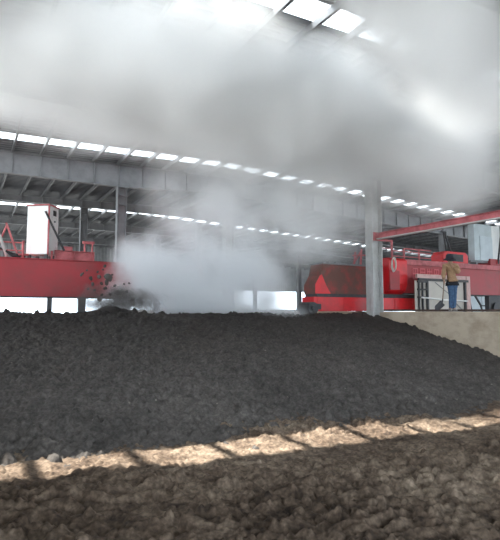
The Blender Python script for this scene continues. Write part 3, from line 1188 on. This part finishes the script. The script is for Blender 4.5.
jnm = skin_mesh(jn, [('pelvis', 'hip_l'), ('hip_l', 'kn_l'), ('kn_l', 'hl'), ('pelvis', 'hip_r'), ('hip_r', 'kn_r'), ('kn_r', 'hr')])
for v in jnm.vertices:
    v.co += v.normal * (fbm(v.co + Vector((3, 0, 0)), 12, 3) * 0.010)
join_meshes('jeans', [(jnm, 0)], [M['jeans']], P)
for s, hx2 in (('l', 0), ('r', 0)):
    a, tpt = J['an_' + s][0], J['to_' + s][0]
    sh = skin_mesh({'h': ((a[0], a[1] + 0.02, 0.052), (0.046, 0.050)), 'm': (((a[0] + tpt[0]) / 2, (a[1] + tpt[1]) / 2, 0.058), (0.046, 0.048)), 't': ((tpt[0], tpt[1] - 0.02, 0.042), (0.048, 0.036)), 'k': ((a[0], a[1], 0.12), (0.046, 0.05))},
                   [('m', 'h'), ('m', 't'), ('h', 'k')])
    for v in sh.vertices:
        v.co.z = max(v.co.z, 0.006)
    join_meshes('shoe', [(sh, 0)], [M['shoe']], P)

SH = thing('shovel', 'long handled shovel with dark blade held down beside the worker', 'shovel', (12.26, 9.52, WALL_TOP))
SH.rotation_euler = (0, 0, -VIEW)
def local_build(mb, name, m, parent, **kw):
    o = mb.build(name, m, None, **kw)
    o.parent = parent
    return o
mb = MB()
mb.tube([(-0.236, -0.222, 0.99), (-0.243, -0.222, 0.87), (-0.30, -0.235, 0.40), (-0.335, -0.245, 0.24)], 0.015, 10)
local_build(mb, 'handle', M['wood'], SH, smooth=True)
# dished blade
vs, fs = [], []
nu, nv = 8, 10
d = Vector((-0.27, -0.05, -0.22)).normalized()
sd = d.cross(Vector((0.25, -1, 0.2))).normalized()
nm = sd.cross(d).normalized()
o0 = Vector((-0.315, -0.242, 0.26))
for lay in (0, 0.008):
    for j in range(nv + 1):
        tt = j / nv
        w = 0.095 * (1 - 0.15 * tt) * (1 if tt < 0.75 else math.sqrt(max(0.05, 1 - ((tt - 0.75) / 0.26) ** 2)))
        if tt < 0.08:
            w *= 0.8
        for i in range(nu + 1):
            q = i / nu * 2 - 1
            vs.append(o0 + d * (0.31 * tt) + sd * (q * w) + nm * (0.022 * q * q + lay))
n1 = (nu + 1) * (nv + 1)
for j in range(nv):
    for i in range(nu):
        a = j * (nu + 1) + i
        fs += [(a, a + 1, a + nu + 2, a + nu + 1), (n1 + a, n1 + a + nu + 1, n1 + a + nu + 2, n1 + a + 1)]
ring = [i for i in range(nu)] + [(j + 1) * (nu + 1) - 1 for j in range(nv)] + [nv * (nu + 1) + nu - i for i in range(nu)] + [(nv - j) * (nu + 1) for j in range(nv)]
for a, b in zip(ring, ring[1:] + ring[:1]):
    fs.append((a, b, n1 + b, n1 + a))
mb = MB()
mb.add(vs, fs)
local_build(mb, 'blade', M['dark'], SH, smooth=True)
mb = MB()
mb.tube([(-0.345, -0.247, 0.20), (-0.318, -0.243, 0.30), (-0.308, -0.238, 0.36)], [0.012, 0.020, 0.021], 10)
local_build(mb, 'socket', M['dark'], SH, smooth=True)

# ------------------------------------------------------------------ steam
def steam(name, blobs, density, colour, nscale, cut, aniso, label, top=7.42, warp=0.9, soft=1.0):
    """a closed lumpy shell round soft ellipsoids; inside it vapour that thins towards the edges"""
    bm = bmesh.new()
    for (c, r, w) in blobs:
        mtx = Matrix.Translation(c) @ Matrix.Diagonal((r[0] * 1.08, r[1] * 1.08, r[2] * 1.08, 1))
        bmesh.ops.create_icosphere(bm, subdivisions=3, radius=1, matrix=mtx)
    me = bpy.data.meshes.new(name)
    bm.to_mesh(me)
    bm.free()
    o = bpy.data.objects.new(name, me)
    COL.objects.link(o)
    rm = o.modifiers.new('r', 'REMESH')
    rm.mode = 'VOXEL'
    rm.voxel_size = 0.28
    dg = bpy.context.evaluated_depsgraph_get()
    dg.update()
    me2 = bpy.data.meshes.new_from_object(o.evaluated_get(dg))
    o.modifiers.clear()
    o.data = me2
    for v in me2.vertices:
        v.co.z = min(v.co.z, top + 0.0005 * math.sin(v.co.x * 9 + v.co.y * 7))
    m = bpy.data.materials.new(name)
    t = nt(m)
    L = t.links.new
    out = node(t, 'ShaderNodeOutputMaterial')
    pv = node(t, 'ShaderNodeVolumePrincipled')
    pv.inputs['Color'].default_value = (*colour, 1)
    pv.inputs['Anisotropy'].default_value = aniso
    L(pv.outputs[0], out.inputs['Volume'])
    tc = node(t, 'ShaderNodeTexCoord')
    nz = node(t, 'ShaderNodeTexNoise')
    nz.inputs['Scale'].default_value = nscale
    nz.inputs['Detail'].default_value = 4
    nz.inputs['Roughness'].default_value = 0.6
    L(tc.outputs['Object'], nz.inputs[0])
    # wobble the position with the same noise
    sb = node(t, 'ShaderNodeVectorMath', operation='SUBTRACT')
    sb.inputs[1].default_value = (0.5, 0.5, 0.5)
    L(nz.outputs['Color'], sb.inputs[0])
    sc = node(t, 'ShaderNodeVectorMath', operation='SCALE')
    sc.inputs['Scale'].default_value = warp
    L(sb.outputs[0], sc.inputs[0])
    ad = node(t, 'ShaderNodeVectorMath', operation='ADD')
    L(tc.outputs['Object'], ad.inputs[0])
    L(sc.outputs[0], ad.inputs[1])
    total = None
    for (c, r, w) in blobs:
        s1 = node(t, 'ShaderNodeVectorMath', operation='SUBTRACT')
        s1.inputs[1].default_value = c
        L(ad.outputs[0], s1.inputs[0])
        s2 = node(t, 'ShaderNodeVectorMath', operation='DIVIDE')
        s2.inputs[1].default_value = r
        L(s1.outputs[0], s2.inputs[0])
        ln = node(t, 'ShaderNodeVectorMath', operation='LENGTH')
        L(s2.outputs[0], ln.inputs[0])
        mr = node(t, 'ShaderNodeMapRange', interpolation_type='SMOOTHSTEP')
        mr.inputs[1].default_value = 1.0
        mr.inputs[2].default_value = 0.15
        mr.inputs[3].default_value = 0.0
        mr.inputs[4].default_value = w
        L(ln.outputs['Value'], mr.inputs[0])
        if total is None:
            total = mr.outputs[0]
        else:
            a = node(t, 'ShaderNodeMath', operation='ADD')
            L(total, a.inputs[0])
            L(mr.outputs[0], a.inputs[1])
            total = a.outputs[0]
    # billows: noise eats into the thin parts
    nm_ = node(t, 'ShaderNodeMapRange')
    nm_.inputs[1].default_value = 0.38
    nm_.inputs[2].default_value = 0.66
    nm_.inputs[3].default_value = 1.0 - cut
    nm_.inputs[4].default_value = 1.0 + cut
    L(nz.outputs[0], nm_.inputs[0])
    mu = node(t, 'ShaderNodeMath', operation='MULTIPLY')
    L(total, mu.inputs[0])
    L(nm_.outputs[0], mu.inputs[1])
    de = node(t, 'ShaderNodeMath', operation='MULTIPLY')
    de.inputs[1].default_value = density
    L(mu.outputs[0], de.inputs[0])
    L(de.outputs[0], pv.inputs['Density'])
    me2.materials.clear()
    me2.materials.append(m)
    tag(o, label, 'steam', kind='stuff')
    return o

steam('steam_plume', [
    ((5.6, 14.8, 2.0), (2.5, 1.6, 1.7), 1.5),
    ((4.8, 14.8, 2.9), (1.3, 1.2, 1.3), 1.0),
    ((7.8, 14.5, 2.2), (2.5, 1.6, 2.0), 1.5),
    ((8.3, 12.5, 1.45), (1.2, 0.9, 0.4), 0.8),
    ((7.4, 14.4, 4.6), (3.5, 1.8, 2.8), 0.46),
    ((10.2, 13.6, 4.8), (2.8, 1.8, 2.4), 0.40),
], 2.2, (0.955, 0.963, 0.972), 0.75, 0.8, 0.0, 'white steam boiling up off the heap at the end of the red girder')
steam('steam_cloud', [
    ((1.8, 10.8, 6.8), (4.6, 3.3, 1.8), 1.0),
    ((5.2, 10.8, 6.8), (4.0, 3.4, 2.0), 1.1),
    ((9.5, 11.0, 6.7), (4.6, 3.3, 1.75), 1.1),
    ((9.4, 12.2, 5.4), (4.4, 2.4, 2.4), 0.16),
    ((14.2, 11.2, 6.4), (3.6, 2.8, 1.9), 0.8),
    ((11.0, 8.9, 6.5), (3.4, 1.9, 1.6), 0.8),
    ((6.0, 9.4, 6.3), (4.0, 1.7, 1.4), 0.8),
    ((3.2, 9.0, 6.7), (3.4, 1.7, 1.6), 0.9),
    ((6.3, 5.2, 6.6), (2.0, 1.5, 1.5), 2.2),
    ((3.6, 8.2, 6.8), (2.8, 1.4, 1.4), 0.9),
    ((8.6, 6.0, 6.4), (2.8, 1.4, 1.5), 1.5),
    ((7.0, 8.5, 6.9), (2.6, 1.3, 1.3), 1.0),
], 1.9, (0.994, 0.997, 0.999), 0.55, 0.55, 0.0, 'broad cloud of white steam spread out under the roof')
steam('dust_puff', [
    ((3.35, 14.0, 1.90), (1.1, 0.6, 0.55), 1.4),
    ((4.1, 13.8, 1.80), (1.1, 0.6, 0.5), 1.0),
], 3.2, (0.22, 0.20, 0.19), 2.2, 1.0, 0.0, 'dark puff of compost dust thrown up at the red girder end', warp=0.6)

# ------------------------------------------------------------------ daylight
w = bpy.data.worlds.new('overcast_sky')
S.world = w
w.use_nodes = True
bg = w.node_tree.nodes['Background']
bg.inputs[0].default_value = (0.77, 0.89, 1.0, 1)
bg.inputs[1].default_value = 5.0
sun_d = bpy.data.lights.new('sun', 'SUN')
sun_d.energy = 26.0
sun_d.angle = math.radians(0.7)
sun_d.color = (1.0, 0.96, 0.88)
sun = bpy.data.objects.new('sun', sun_d)
COL.objects.link(sun)
SUN_DIR = Vector((3.25, -2.33, -7.2))
sun.rotation_euler = SUN_DIR.to_track_quat('-Z', 'Y').to_euler()
sun.location = (0, 20, 30)
